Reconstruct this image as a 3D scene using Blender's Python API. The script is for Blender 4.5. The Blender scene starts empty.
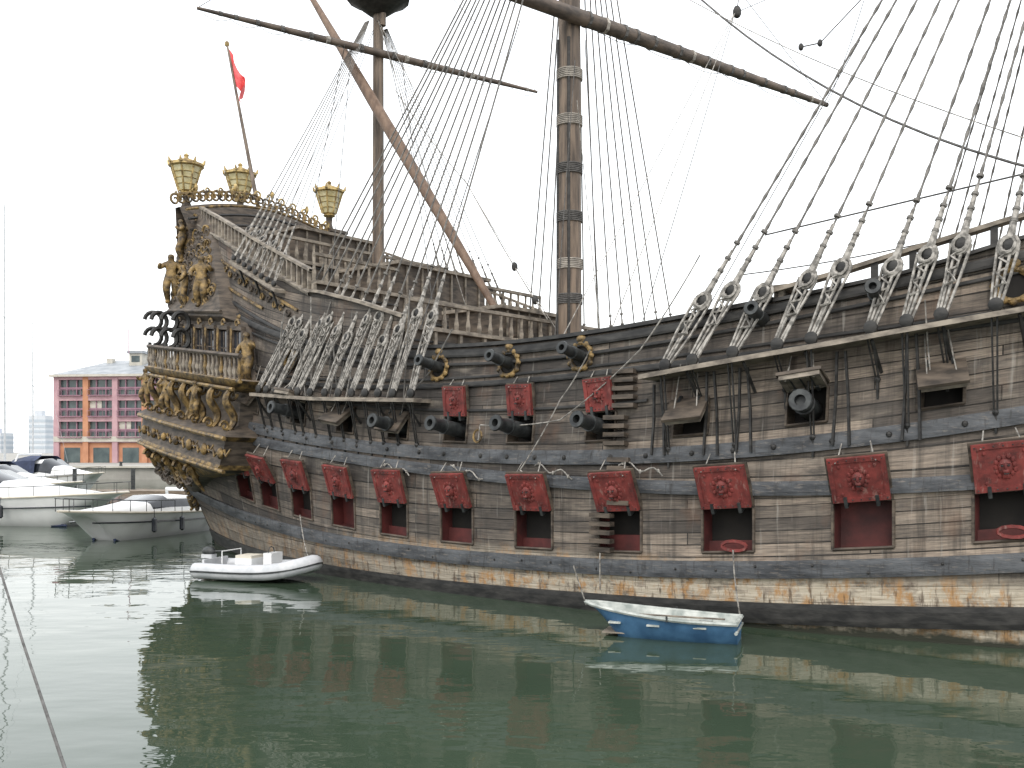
import bpy, bmesh, math, random
import numpy as np
from mathutils import Vector, Matrix
random.seed(7)
V=Vector
scene=bpy.context.scene
HC=3.3; F=1000.0; HY=450.0; B=6.3
# ------------------------------------------------------------ helpers
def P(px,py,Y): return V(((px-512)/F*Y, Y, HC+(HY-py)/F*Y))
UA=V((-0.777,0.629,0)); NI=V((0.629,0.777,0)); O0=V((1.8,20.4,0))
def W(a,b,z): return O0+UA*a+NI*b+V((0,0,z))
def sm(x,lo,hi):
    t=min(1,max(0,(x-lo)/(hi-lo))); return t*t*(3-2*t)
def bh(a,z):
    T=0.12*max(0,z-2.6)
    if a<0: b=0.02*a*a; T*=1-sm(-a,9,16)
    elif a>3:
        S=3.5-1.5*sm(z,-.2,3.6); b=S*((a-3)/15.4)**2.2
    else: b=0
    if z<1.5: b+=.07*(1.5-z)**2*.5
    return min(b+T,B-.02)
def H(a,z,off=0.0): return W(a,bh(a,z)-off,z)
def a_of(px,b):
    t=(px-512)/F
    return (1.8+.629*b-t*(20.4+.777*b))/(.777+.629*t)
def on_hull(px,py,off=0.0):
    z=3.0;a=0
    for _ in range(25):
        b=bh(a,z)-off
        a=.5*a+.5*a_of(px,b) if _<10 else a_of(px,b)
        Y=20.4+.629*a+.777*b
        z=HC+(HY-py)/F*Y
    return a,z
class Curve:
    def __init__(s,pts,deg=3,off=0):
        L=[on_hull(x,y,off) for x,y in pts]
        s.c=np.polyfit([l[0] for l in L],[l[1] for l in L],deg); s.d=np.polyder(s.c)
    def __call__(s,a):
        ac=min(18.8,max(-8.0,a)); return float(np.polyval(s.c,ac)+np.polyval(s.d,ac)*(a-ac)*(.8 if a<ac else 1))
    def slope(s,a):
        return (s(a+.1)-s(a-.1))/.2
class MB:
    def __init__(s): s.v=[];s.f=[];s.m=[];s.uv=None
    def add(s,vs,fs,m=0):
        k=len(s.v); s.v+= [tuple(x) for x in vs]
        for f in fs: s.f.append(tuple(i+k for i in f)); s.m.append(m)
    def box(s,o,X,Y,Z,m=0):
        vs=[o+X*i+Y*j+Z*k for k in(-1,1) for j in(-1,1) for i in(-1,1)]
        s.add(vs,[(0,1,3,2),(4,6,7,5),(0,4,5,1),(2,3,7,6),(0,2,6,4),(1,5,7,3)],m)
    def abox(s,x0,x1,y0,y1,z0,z1,m=0):
        s.box(V(((x0+x1)/2,(y0+y1)/2,(z0+z1)/2)),V(((x1-x0)/2,0,0)),V((0,(y1-y0)/2,0)),V((0,0,(z1-z0)/2)),m)
    def tube(s,pts,r,seg=5,m=0,flat=1.0):
        n=len(pts); R=r if isinstance(r,(list,tuple)) else [r]*n
        pts=[V(p) for p in pts]; up=None; rings=[]
        for i,p in enumerate(pts):
            t=(pts[min(n-1,i+1)]-pts[max(0,i-1)])
            if t.length<1e-9: t=V((0,0,1))
            t.normalize()
            if up is None: up=V((0,0,1)) if abs(t.z)<.9 else V((1,0,0))
            x=t.cross(up)
            if x.length<1e-6: x=t.cross(V((0,1,0)))
            x.normalize(); y=x.cross(t).normalized(); up=y
            rings.append([p+(x*math.cos(2*math.pi*k/seg)*flat+y*math.sin(2*math.pi*k/seg))*R[i] for k in range(seg)])
        vs=[q for rg in rings for q in rg]; fs=[]
        for i in range(n-1):
            for k in range(seg):
                fs.append((i*seg+k,i*seg+(k+1)%seg,(i+1)*seg+(k+1)%seg,(i+1)*seg+k))
        fs.append(tuple(range(seg))[::-1]); fs.append(tuple((n-1)*seg+k for k in range(seg)))
        s.add(vs,fs,m)
    def lathe(s,o,ax,prof,seg=12,m=0,mats=None):
        ax=ax.normalized(); x=ax.cross(V((0,0,1)) if abs(ax.z)<.9 else V((1,0,0))).normalized(); y=ax.cross(x)
        vs=[]
        for t,r in prof:
            for k in range(seg):
                an=2*math.pi*k/seg; vs.append(o+ax*t+(x*math.cos(an)+y*math.sin(an))*r)
        k0=len(s.v); s.v+=[tuple(q) for q in vs]
        for i in range(len(prof)-1):
            for k in range(seg):
                s.f.append((k0+i*seg+k,k0+i*seg+(k+1)%seg,k0+(i+1)*seg+(k+1)%seg,k0+(i+1)*seg+k)); s.m.append(mats[i] if mats else m)
        s.f.append(tuple(k0+k for k in range(seg))[::-1]); s.m.append(mats[0] if mats else m)
        s.f.append(tuple(k0+(len(prof)-1)*seg+k for k in range(seg))); s.m.append(mats[-1] if mats else m)
    def grid(s,rows,m=0,mf=None,closed=False):
        k0=len(s.v); n=len(rows[0])
        for r in rows: s.v+=[tuple(q) for q in r]
        for i in range(len(rows)-1):
            for j in range(n if closed else n-1):
                s.f.append((k0+i*n+j,k0+i*n+(j+1)%n,k0+(i+1)*n+(j+1)%n,k0+(i+1)*n+j)); s.m.append(mf(i,j) if mf else m)
    def ball(s,o,rx,ry,rz,m=0,X=V((1,0,0)),Y=V((0,1,0)),Z=V((0,0,1)),n=6):
        rows=[]
        for i in range(n+1):
            th=math.pi*i/n
            rows.append([o+X*rx*math.sin(th)*math.cos(2*math.pi*k/(n+2))+Y*ry*math.sin(th)*math.sin(2*math.pi*k/(n+2))+Z*rz*math.cos(th) for k in range(n+2)])
        s.grid(rows,m,closed=True)
    def build(s,name,mats,parent=None,smooth=False,recalc=True,ang=40):
        me=bpy.data.meshes.new(name); me.from_pydata(s.v,[],s.f); me.validate(clean_customdata=False)
        for m in mats: me.materials.append(m)
        if len(me.polygons)==len(s.m): me.polygons.foreach_set('material_index',s.m)
        if s.uv is not None:
            ul=me.uv_layers.new(name='UVMap')
            for p in me.polygons:
                for li in p.loop_indices: ul.data[li].uv=s.uv[me.loops[li].vertex_index]
        if recalc:
            bm=bmesh.new(); bm.from_mesh(me); bmesh.ops.recalc_face_normals(bm,faces=bm.faces); bm.to_mesh(me); bm.free()
        if smooth:
            me.polygons.foreach_set('use_smooth',[True]*len(me.polygons))
            try: me.set_sharp_from_angle(angle=math.radians(ang))
            except Exception: pass
        me.update()
        ob=bpy.data.objects.new(name,me); scene.collection.objects.link(ob)
        if parent:
            ob.parent=parent; ob.matrix_parent_inverse=parent.matrix_world.inverted()
        return ob
def empty(name,loc):
    e=bpy.data.objects.new(name,None); e.location=loc; e.matrix_world=Matrix.Translation(loc); scene.collection.objects.link(e); e.empty_display_size=.3
    bpy.context.view_layer.update(); return e
# ------------------------------------------------------------ materials
class NT:
    def __init__(s,name):
        s.mat=bpy.data.materials.new(name); s.mat.use_nodes=True; s.n=s.mat.node_tree.nodes; s.l=s.mat.node_tree.links
        s.b=s.n['Principled BSDF']
    def link(s,a,b): s.l.new(a,b)
    def coord(s,kind='Object',scale=(1,1,1)):
        tc=s.n.new('ShaderNodeTexCoord'); mp=s.n.new('ShaderNodeMapping'); mp.inputs['Scale'].default_value=scale
        s.link(tc.outputs[kind],mp.inputs['Vector']); return mp.outputs[0]
    def noise(s,vec,scale,detail=4,rough=.55):
        x=s.n.new('ShaderNodeTexNoise'); x.inputs['Scale'].default_value=scale; x.inputs['Detail'].default_value=detail; x.inputs['Roughness'].default_value=rough
        s.link(vec,x.inputs['Vector']); return x.outputs['Fac']
    def mr(s,val,a,b,c=0,d=1):
        x=s.n.new('ShaderNodeMapRange'); s.link(val,x.inputs[0])
        for i,q in enumerate((a,b,c,d)): x.inputs[i+1].default_value=q
        return x.outputs[0]
    def mix(s,f,a,b,mode='MIX'):
        x=s.n.new('ShaderNodeMix'); x.data_type='RGBA'; x.blend_type=mode
        for sock,v in ((x.inputs[0],f),(x.inputs[6],a),(x.inputs[7],b)):
            if isinstance(v,(int,float)): sock.default_value=v
            elif isinstance(v,tuple): sock.default_value=(*v,1)
            else: s.link(v,sock)
        return x.outputs[2]
    def math(s,op,a,b=0.0):
        x=s.n.new('ShaderNodeMath'); x.operation=op
        for i,v in enumerate((a,b)):
            if isinstance(v,(int,float)): x.inputs[i].default_value=v
            else: s.link(v,x.inputs[i])
        return x.outputs[0]
    def bump(s,h,st=.5,dist=.02,prev=None):
        x=s.n.new('ShaderNodeBump'); x.inputs['Strength'].default_value=st; x.inputs['Distance'].default_value=dist; s.link(h,x.inputs['Height'])
        if prev: s.link(prev,x.inputs['Normal'])
        s.link(x.outputs[0],s.b.inputs['Normal']); return x.outputs[0]
    def col(s,c):
        if isinstance(c,tuple): s.b.inputs['Base Color'].default_value=(*c,1)
        else: s.link(c,s.b.inputs['Base Color'])
    def set(s,rough=.7,metal=0.0):
        s.b.inputs['Roughness'].default_value=rough; s.b.inputs['Metallic'].default_value=metal
def simple(name,c1,c2,scale=3,rough=.7,metal=0,bump=.3,dist=.01,stretch=(1,1,1),rng=(.35,.65)):
    t=NT(name); v=t.coord('Object',stretch); n=t.noise(v,scale,5)
    t.col(t.mix(t.mr(n,*rng),c1,c2)); t.set(rough,metal)
    if bump: t.bump(t.noise(v,scale*4,4),bump,dist)
    return t.mat
def hull_mat(name,row=.23,c1=(.038,.034,.031),c2=(.145,.125,.106)):
    t=NT(name); uv=t.coord('UV')
    br=t.n.new('ShaderNodeTexBrick'); t.link(uv,br.inputs['Vector'])
    for k,v in {'Scale':1.0,'Mortar Size':.012,'Mortar Smooth':.35,'Bias':-.1,'Brick Width':5.3,'Row Height':row}.items(): br.inputs[k].default_value=v
    br.offset=.37; br.offset_frequency=3; br.squash=1.45; br.squash_frequency=4
    br.inputs['Color1'].default_value=(*c1,1); br.inputs['Color2'].default_value=(*c2,1); br.inputs['Mortar'].default_value=(.01,.009,.008,1)
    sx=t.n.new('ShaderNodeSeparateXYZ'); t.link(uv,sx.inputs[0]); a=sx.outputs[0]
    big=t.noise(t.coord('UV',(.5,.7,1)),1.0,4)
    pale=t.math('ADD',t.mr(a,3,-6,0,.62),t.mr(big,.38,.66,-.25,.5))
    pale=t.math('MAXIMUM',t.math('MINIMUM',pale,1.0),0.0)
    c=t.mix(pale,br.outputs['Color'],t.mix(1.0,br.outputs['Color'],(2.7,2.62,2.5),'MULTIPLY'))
    gr=t.noise(t.coord('UV',(1.1,26,1)),1.3,6,.7)
    c=t.mix(1.0,c,t.mix(t.mr(gr,.3,.7),(.38,.38,.4),(1.7,1.64,1.56)),'MULTIPLY')
    patch=t.noise(t.coord('UV',(.8,4.3,1)),.9,3)
    c=t.mix(t.mr(patch,.56,.74,0,.6),c,(.29,.25,.205))
    gp_=t.noise(t.coord('UV',(.7,2.2,1)),1.4,5,.7)
    c=t.mix(t.mr(gp_,.5,.68,0,.75),c,(.048,.044,.041))
    st=t.noise(t.coord('UV',(5.5,.35,1)),1.0,5,.6)
    c=t.mix(t.mr(st,.5,.7,0,.75),c,(.026,.023,.02))
    ws=t.noise(t.coord('UV',(9,.6,1)),1.0,4,.6)
    c=t.mix(t.mr(ws,.6,.75,0,.45),c,(.4,.385,.35))
    br_=t.noise(t.coord('UV',(1.5,1.2,1)),.7,4,.6)
    c=t.mix(t.mr(br_,.55,.75,0,.4),c,(.17,.085,.045))
    g=t.n.new('ShaderNodeNewGeometry'); sz=t.n.new('ShaderNodeSeparateXYZ'); t.link(g.outputs['Position'],sz.inputs[0]); z=sz.outputs[2]
    nn=t.noise(t.coord('UV',(1.6,3,1)),1.2,6,.65)
    low=t.mr(z,1.25,.9)
    pal=t.mix(t.mr(gr,.3,.7),(.25,.21,.15),(.6,.54,.44))
    f=t.math('MULTIPLY',low,t.math('MULTIPLY',t.mr(nn,.32,.5),t.mr(a,10,0,.25,1)))
    c=t.mix(f,c,pal)
    n2=t.noise(t.coord('UV',(2.2,1.5,1)),1.0,5,.72)
    f2=t.math('MULTIPLY',t.mr(a,12,3,.35,1),t.math('MULTIPLY',t.mr(z,1.3,.9),t.mr(n2,.5,.6,0,.85))); c=t.mix(f2,c,(.36,.19,.065))
    n3=t.noise(t.coord('UV',(6,1.2,1)),1.3,4,.7)
    f3=t.math('MULTIPLY',t.mr(z,1.2,.8),t.mr(n3,.54,.64,0,.85)); c=t.mix(f3,c,(.07,.045,.028))
    c=t.mix(t.mr(t.math('ADD',z,t.mr(nn,.3,.7,-.1,.1)),.25,.08),c,(.02,.022,.013))
    t.col(c); t.set(.8)
    h=t.math('ADD',t.math('MULTIPLY',br.outputs['Fac'],-1.2),t.math('MULTIPLY',gr,.6))
    t.bump(h,.9,.024); return t.mat
def wale_mat():
    t=NT('wale_grey_paint'); v=t.coord('Object',(1,1,4)); n=t.noise(v,1.3,6,.65)
    c=t.mix(t.mr(n,.35,.68),(.026,.029,.034),(.105,.112,.122))
    n2=t.noise(t.coord('Object',(3,3,14)),1.6,6,.7); c=t.mix(t.mr(n2,.55,.7,0,.7),c,(.2,.175,.15))
    n4=t.noise(t.coord('Object',(9,9,1.5)),1.2,4,.7); c=t.mix(t.mr(n4,.55,.7,0,.8),c,(.02,.018,.017))
    t.col(c); t.set(.65); t.bump(t.noise(t.coord('Object',(1,1,8)),5,5,.7),.6,.02); return t.mat
def red_mat():
    t=NT('red_lid_paint'); v=t.coord('Object'); n=t.noise(v,3.5,6,.65)
    c=t.mix(t.mr(n,.33,.66),(.07,.013,.012),(.235,.04,.034))
    n2=t.noise(v,9,5,.7); c=t.mix(t.mr(n2,.56,.68,0,.7),c,(.05,.03,.025))
    n3=t.noise(t.coord('Object',(12,12,2)),1.3,4); c=t.mix(t.mr(n3,.58,.72,0,.5),c,(.3,.2,.17))
    t.col(c); t.set(.7); t.bump(n2,.6,.012); return t.mat
M={}
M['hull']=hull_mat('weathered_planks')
M['deck']=simple('deck_wood',(.12,.09,.065),(.25,.2,.15),2,stretch=(1,1,6))
M['wale']=wale_mat()
M['black']=simple('tarred_black',(.008,.008,.008),(.045,.043,.04),3,.6,rng=(.4,.75),stretch=(1,1,3))
M['wood']=simple('dark_carved_wood',(.028,.022,.017),(.115,.09,.068),2.2,.7,bump=.5,stretch=(1,1,4))
M['woodl']=simple('pale_rail_wood',(.1,.085,.07),(.3,.26,.21),3,.75,stretch=(1,1,2))
M['mast']=simple('mast_wood',(.06,.045,.035),(.2,.15,.11),1.6,.65,stretch=(5,5,.5),bump=.6,dist=.02)
M['spar']=simple('spar_wood',(.1,.06,.038),(.19,.125,.085),2,.6,stretch=(3,3,1))
M['yard']=simple('yard_wood',(.055,.044,.037),(.15,.115,.09),2,.65,stretch=(1,1,3),bump=.5)
M['gold']=simple('worn_gilding',(.035,.024,.013),(.32,.21,.075),4.5,.55,.1,bump=.8,dist=.03,rng=(.38,.68))
M['goldb']=simple('bright_gilding',(.14,.09,.03),(.5,.37,.15),6,.45,.2,bump=.5,dist=.02,rng=(.35,.6))
M['red']=red_mat()
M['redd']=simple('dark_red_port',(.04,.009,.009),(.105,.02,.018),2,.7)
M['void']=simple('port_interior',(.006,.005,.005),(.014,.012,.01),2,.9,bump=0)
M['iron']=simple('cast_iron',(.018,.02,.022),(.06,.065,.065),6,.5,.3)
M['rope']=simple('pale_rope',(.13,.123,.112),(.37,.35,.32),9,.85,rng=(.4,.6))
M['roped']=simple('tarred_rope',(.05,.048,.045),(.13,.125,.12),8,.8)
M['ropem']=simple('grey_rope',(.08,.076,.07),(.2,.19,.175),8,.85)
M['glassy']=simple('lantern_glass',(.42,.36,.18),(.6,.55,.36),5,.3,bump=0)
M['band']=simple('mast_woolding',(.2,.185,.165),(.38,.35,.31),6,.8)
M['flag']=simple('red_flag_cloth',(.6,.06,.07),(.75,.16,.15),2,.8,bump=0)
M['white']=simple('white_gelcoat',(.68,.69,.69),(.8,.81,.81),.7,.25,bump=0)
M['off']=simple('cream_upholstery',(.5,.46,.38),(.62,.58,.5),2,.7)
M['dark']=simple('tinted_glass',(.012,.015,.02),(.03,.035,.045),2,.08,bump=0)
M['tube']=simple('grey_white_hypalon',(.42,.44,.46),(.57,.58,.6),3,.5,bump=.1)
M['blue']=simple('blue_boat_paint',(.03,.085,.17),(.07,.17,.3),2.5,.5,bump=.2)
M['bin']=simple('boat_inside_paint',(.22,.25,.235),(.5,.52,.49),4,.6)
M['navy']=simple('navy_canvas',(.012,.02,.05),(.03,.045,.1),3,.7)
# ------------------------------------------------------------ hull lines
W0=Curve([(215,536),(330,570),(450,588),(600,602),(742,617),(860,619),(1024,613)],2)
W1=Curve([(205,497),(240,515),(300,533),(345,541),(400,549),(455,555),(535,562),(620,567),(730,572),(860,570),(1024,560)])
P1b=Curve([(241,497),(268,507),(301,517),(343,528),(394,535),(457,543),(534,548),(620,552),(728,553),(863,548),(1008,541)])
P1t=Curve([(241,474),(268,481),(301,489),(343,498),(394,503),(457,509),(534,511),(620,511),(728,509),(863,502),(1008,492)])
W2=Curve([(240,437),(301,450),(343,458),(394,464),(457,471),(534,478),(620,486),(728,490),(860,487),(1024,478)])
W3=Curve([(1024,416),(850,437),(720,451),(640,457),(560,458),(457,455),(394,449),(300,436),(250,427)])
P2b=Curve([(300,425),(400,438),(457,443),(522,443),(602,441),(690,436),(808,423),(940,406),(1020,396)])
P2t=Curve([(300,402),(400,413),(457,419),(522,417),(602,412),(690,405),(808,388),(940,368),(1020,356)])
W4=Curve([(300,383),(412,388),(457,385),(534,378),(620,371),(720,360),(860,340),(1024,318)])
W5=Curve([(215,300),(250,320),(300,338),(415,357),(480,352),(560,344),(640,334),(690,324),(780,303),(900,280),(1024,258)])
tp=[on_hull(x,y) for x,y in [(1024,218),(960,238),(900,256),(840,275),(776,293)]]
tq=[on_hull(x,y) for x,y in [(405,318),(360,303),(316,292)]]
ts=[on_hull(x,y) for x,y in [(312,272),(260,243),(225,222),(197,206)]]
aF=tp[-1][0]; aQ=tq[0][0]; aS=ts[0][0]
def TOP(a):
    if a<=aF: return float(np.interp(a,[-17.5]+[p[0] for p in tp],[tp[0][1]+1.6]+[p[1] for p in tp]))
    if a<aQ: return W5(a)+.12
    if a<aS: return float(np.interp(a,[p[0] for p in tq],[p[1] for p in tq]))
    return float(np.interp(a,[p[0] for p in ts],[p[1] for p in ts]))
def SOL(a):
    if a<=aF: return max(W5(a)+.1,TOP(a)-.38)
    if a<aQ: return TOP(a)
    if a<aS: return TOP(a)-.02
    return TOP(a)-.6
AEND=18.7
ship=empty('sailing_ship',W(2,B,0))
lowpx=[243,268,301,343,394,457,534,620,728,863,1008]
lowp=[]
for x in lowpx:
    a=a_of(x,0.3)
    for _ in range(8): a=a_of(x,bh(a,P1t(a)))
    lowp.append(a)
lowp+=[-10.6,-13.4]
LW=.5
midpx=[255,300,347,400,457,522,602,692,808,942]
midp=[]
for x in midpx:
    a=a_of(x,0.3)
    for _ in range(8): a=a_of(x,bh(a,P2t(a)))
    midp.append(a)
midp+=[-9.8,-12.4]
MW=.36
st=set(np.round(np.arange(-17.6,AEND+.01,.45),3)); st.add(AEND)
for e in (aF-.001,aF+.001,aQ-.001,aQ+.001,aS-.001,aS+.001): st.add(e)
for a in lowp: st|={a-LW,a+LW}
for a in midp: st|={a-MW,a+MW}
st=sorted(st)
rowf=[lambda a:-.9,lambda a:0.0,W1,P1b,P1t,W2,W3,P2b,P2t,W4,W5,lambda a:max(SOL(a),W5(a)+.03)]
SUB=3
def rowz(k,a):
    i=k//SUB;t=(k%SUB)/SUB
    if i>=len(rowf)-1: return rowf[-1](a)
    z0=rowf[i](a);z1=rowf[i+1](a); return z0+(z1-z0)*t
v0=[f(0) for f in rowf]
def rowv(k,a):
    i=k//SUB;t=(k%SUB)/SUB
    top=v0[-2]+max(.03,SOL(a)-W5(a)); vv=v0[:-1]+[top]
    if i>=len(rowf)-1: return vv[-1]
    return vv[i]+(vv[i+1]-vv[i])*t
NR=(len(rowf)-1)*SUB+1
def inp(a,L,w): return any(abs(a-q)<w-.01 for q in L)
def mirror(w):
    r=w-O0; b=r.dot(NI); return w+NI*(2*B-2*b)
def both(mb):
    k=len(mb.v); mv=[tuple(mirror(V(p))) for p in mb.v]; mf_=[tuple(i+k for i in reversed(f)) for f in mb.f]; mm=list(mb.m)
    mb.v+=mv; mb.f+=mf_; mb.m+=mm
    if mb.uv is not None: mb.uv=mb.uv+mb.uv
    return mb
hb=MB(); hb.uv=[]
for k in range(NR):
    for a in st:
        z=rowz(k,a); hb.v.append(tuple(H(a,z))); hb.uv.append((a,rowv(k,a)))
n=len(st)
for k in range(NR-1):
    i=k//SUB
    for j in range(n-1):
        am=(st[j]+st[j+1])/2
        if i==3 and inp(am,lowp,LW): continue
        if i==7 and inp(am,midp,MW): continue
        hb.f.append((k*n+j,k*n+j+1,(k+1)*n+j+1,(k+1)*n+j)); hb.m.append(0)
both(hb)
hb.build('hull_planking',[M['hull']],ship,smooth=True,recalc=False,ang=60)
# recesses
rb=MB()
def fr(a,z,slope=0.0,off=0.0):
    p=H(a,z,off); T=(H(a-.2,z-.2*slope,off)-p).normalized(); U=(H(a,z+.2,off)-p).normalized()
    N=T.cross(U).normalized()
    if N.dot(NI)>0: N=-N
    U=(U-T*U.dot(T)).normalized()
    return p,T,U,N
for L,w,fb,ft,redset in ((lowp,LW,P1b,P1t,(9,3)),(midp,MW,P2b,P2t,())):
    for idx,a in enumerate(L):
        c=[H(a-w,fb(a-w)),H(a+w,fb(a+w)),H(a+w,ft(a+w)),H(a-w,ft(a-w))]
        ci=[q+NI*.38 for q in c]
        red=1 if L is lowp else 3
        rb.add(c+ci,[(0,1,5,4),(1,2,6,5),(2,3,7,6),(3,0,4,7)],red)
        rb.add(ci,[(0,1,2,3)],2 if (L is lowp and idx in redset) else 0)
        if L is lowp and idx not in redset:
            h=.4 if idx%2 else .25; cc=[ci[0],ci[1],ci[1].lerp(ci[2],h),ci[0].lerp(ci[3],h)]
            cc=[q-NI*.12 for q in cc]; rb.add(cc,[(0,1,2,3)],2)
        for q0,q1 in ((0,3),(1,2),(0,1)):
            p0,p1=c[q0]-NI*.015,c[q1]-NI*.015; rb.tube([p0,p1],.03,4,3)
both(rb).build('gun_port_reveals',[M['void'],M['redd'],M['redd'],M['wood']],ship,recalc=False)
# ------------------------------------------------------------ wales
wb=MB()
def wale(mb,fz,h,p,m=0,a0=-17.4,a1=AEND-.05,step=.4,off0=0):
    rows=[]; A=list(np.arange(a0,a1,step))+[a1]
    for a in A:
        z=fz(a); hh=h
        rows.append([H(a,z+hh,off0-.02),H(a,z+hh,off0+p),H(a,z+hh*.5,off0+p*1.15),H(a,z-hh*.5,off0+p*1.15),H(a,z-hh,off0+p),H(a,z-hh,off0-.02)])
    mb.grid(rows,m)
wale(wb,W0,.19,.07,1); wale(wb,W1,.16,.09,0); wale(wb,W2,.13,.08,0); wale(wb,W3,.15,.08,0)
wale(wb,W4,.06,.06,1); wale(wb,lambda a:W4(a)+.16,.03,.05,1); wale(wb,lambda a:W5(a)-.02,.09,.08,1)
wale(wb,lambda a:W5(a)-.28,.035,.06,1,a1=aS+3)
wale(wb,lambda a:P2t(a)+.16,.03,.05,1,a0=-1,a1=12)
W6=lambda a: TOP(a)-.62
wale(wb,W6,.05,.06,2,a0=aS,a1=AEND)
wale(wb,lambda a:TOP(a)-1.25,.04,.06,3,a0=aS+.5,a1=AEND)
wale(wb,lambda a:(TOP(a)-1.25+W5(a))/2,.04,.06,3,a0=aS+2.5,a1=AEND)
wale(wb,lambda a:(TOP(a)-1.25+W5(a))/2-.35,.05,.06,1,a0=aS+.5,a1=AEND)
def cap(mb,fz,a0,a1,w=.14,h=.06,m=2,step=.4):
    rows=[]
    for a in list(np.arange(a0,a1,step))+[a1]:
        z=fz(a); rows.append([H(a,z,w),H(a,z+h*1.6,w),H(a,z+h*1.6,-w),H(a,z,-w)])
    mb.grid(rows,m,closed=True)
cap(wb,TOP,aF+.02,aQ-.02,.13,.05,1); cap(wb,TOP,aQ,aS-.02,.13,.05,2)
cap(wb,TOP,aS,AEND,.11,.05,2); cap(wb,SOL,aS,AEND,.12,.03,2)
cap(wb,TOP,-17.2,aF,.13,.05,4); cap(wb,SOL,-17.2,aF,.13,.04,1)
a=aS+.1
while a<AEND:
    p,T,U,N=fr(a,(SOL(a)+TOP(a))/2); wb.box(p,T*.035,N*.05,V((0,0,1))*(TOP(a)-SOL(a))/2,2); a+=.3
a=-17
while a<aF:
    p,T,U,N=fr(a,(SOL(a)+TOP(a))/2); wb.box(p,T*.06,N*.06,V((0,0,1))*(TOP(a)-SOL(a))/2,1); a+=.62
random.seed(5)
a=-9
while a<14:
    p,T,U,N=fr(a,W3(a),0,.1); wb.ball(p,.055,.04,.055,1,T,N,U,4)
    p,T,U,N=fr(a+.3,W1(a+.3)+random.uniform(-.08,.08),0,.1); wb.ball(p,.03,.03,.03,1,T,N,U,4)
    a+=random.uniform(.7,1.2)
both(wb).build('wales_and_rails',[M['wale'],M['black'],M['woodl'],M['gold'],M['woodl']],ship)
# ------------------------------------------------------------ decks & bulkheads
db=MB()
def deck(a0,a1,z0,z1,m=0):
    rows=[]
    for i in range(13):
        a=a0+(a1-a0)*i/12; z=z0+(z1-z0)*i/12; b=bh(a,z)+.05
        rows.append([W(a,b+(2*(B-b))*j/6,z+.12*math.sin(math.pi*j/6)) for j in range(7)])
    db.grid(rows,m)
def bulk(a,z0,z1,m=1):
    b=bh(a,z1)+.03
    db.box(W(a,B,(z0+z1)/2),NI*(B-b),UA*.06,V((0,0,(z1-z0)/2)),m)
    nb=12
    for i in range(nb+1):
        bb=b+(2*(B-b))*i/nb; db.box(W(a-.1,bb,(z0+z1)/2),NI*.05,UA*.05,V((0,0,(z1-z0)/2)),3)
    for zz in np.arange(z0+.3,z1,.42): db.box(W(a-.08,B,zz),NI*(B-b),UA*.03,V((0,0,.02)),2)
    db.box(W(a-.05,B,z1+.05),NI*(B-b),UA*.16,V((0,0,.05)),3)
deck(-17,aF,6.3,6.2);deck(aF,aQ,4.9,4.9);deck(aQ,aS,6.1,6.5);deck(aS,14.2,7.3,8.3);deck(14.2,19,9.0,10.8)
bulk(aF,4.9,6.3);bulk(aQ,4.9,6.3);bulk(aS,6.1,7.9);bulk(14.2,8.1,9.3)
for a,z,h in ((aS,8.0,.75),(14.2,9.4,.7),(aQ,6.35,.7)):
    b=bh(a,z)+.1; db.box(W(a,B,z+h),NI*(B-b),UA*.07,V((0,0,.045)),3)
    for i in range(26): 
        bb=b+(2*(B-b))*i/25; db.lathe(W(a,bb,z),V((0,0,1)),[(0,.05),(h*.3,.07),(h*.6,.035),(h,.05)],6,3)
for (a0,a1,b0,b1,z0,z1) in ((10.2,12.6,4.3,8.3,7.4,8.9),(15.2,17.4,4.6,8,9.4,10.7),(6.6,8.6,4.8,7.8,6.2,7.3)):
    db.box(W((a0+a1)/2,(b0+b1)/2,(z0+z1)/2),UA*(a1-a0)/2,NI*(b1-b0)/2,V((0,0,(z1-z0)/2)),1)
    db.box(W((a0+a1)/2,(b0+b1)/2,z1+.05),UA*((a1-a0)/2+.15),NI*((b1-b0)/2+.15),V((0,0,.05)),3)
    for k in range(6): db.box(W(a0-.03,b0+(b1-b0)*(k+.5)/6,(z0+z1)/2),UA*.02,NI*.03,V((0,0,(z1-z0)/2)),3)
rows=[]
for i in range(21):
    u=-1+2*i/20; b=B+u*3.5; zt=11.9+.8*math.cos(u*1.35)-.3
    rows.append([W(18.5,b,9.5),W(19.0,b,11.0),W(19.5,b,zt),W(19.75,b,zt),W(19.6,b,10.0)])
db.grid(rows,1)
for kk,(da,dz_) in enumerate(((19.1,-.25),(18.95,-.6),(18.8,-1.0))):
    db.tube([W(da,B+u*3.5,11.9+.8*math.cos(u*1.35)-.2+dz_) for u in np.linspace(-1,1,21)],.05,6,4 if kk==0 else 2)
db.build('decks_and_bulkheads',[M['deck'],M['wood'],M['black'],M['woodl'],M['gold']],ship)
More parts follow.
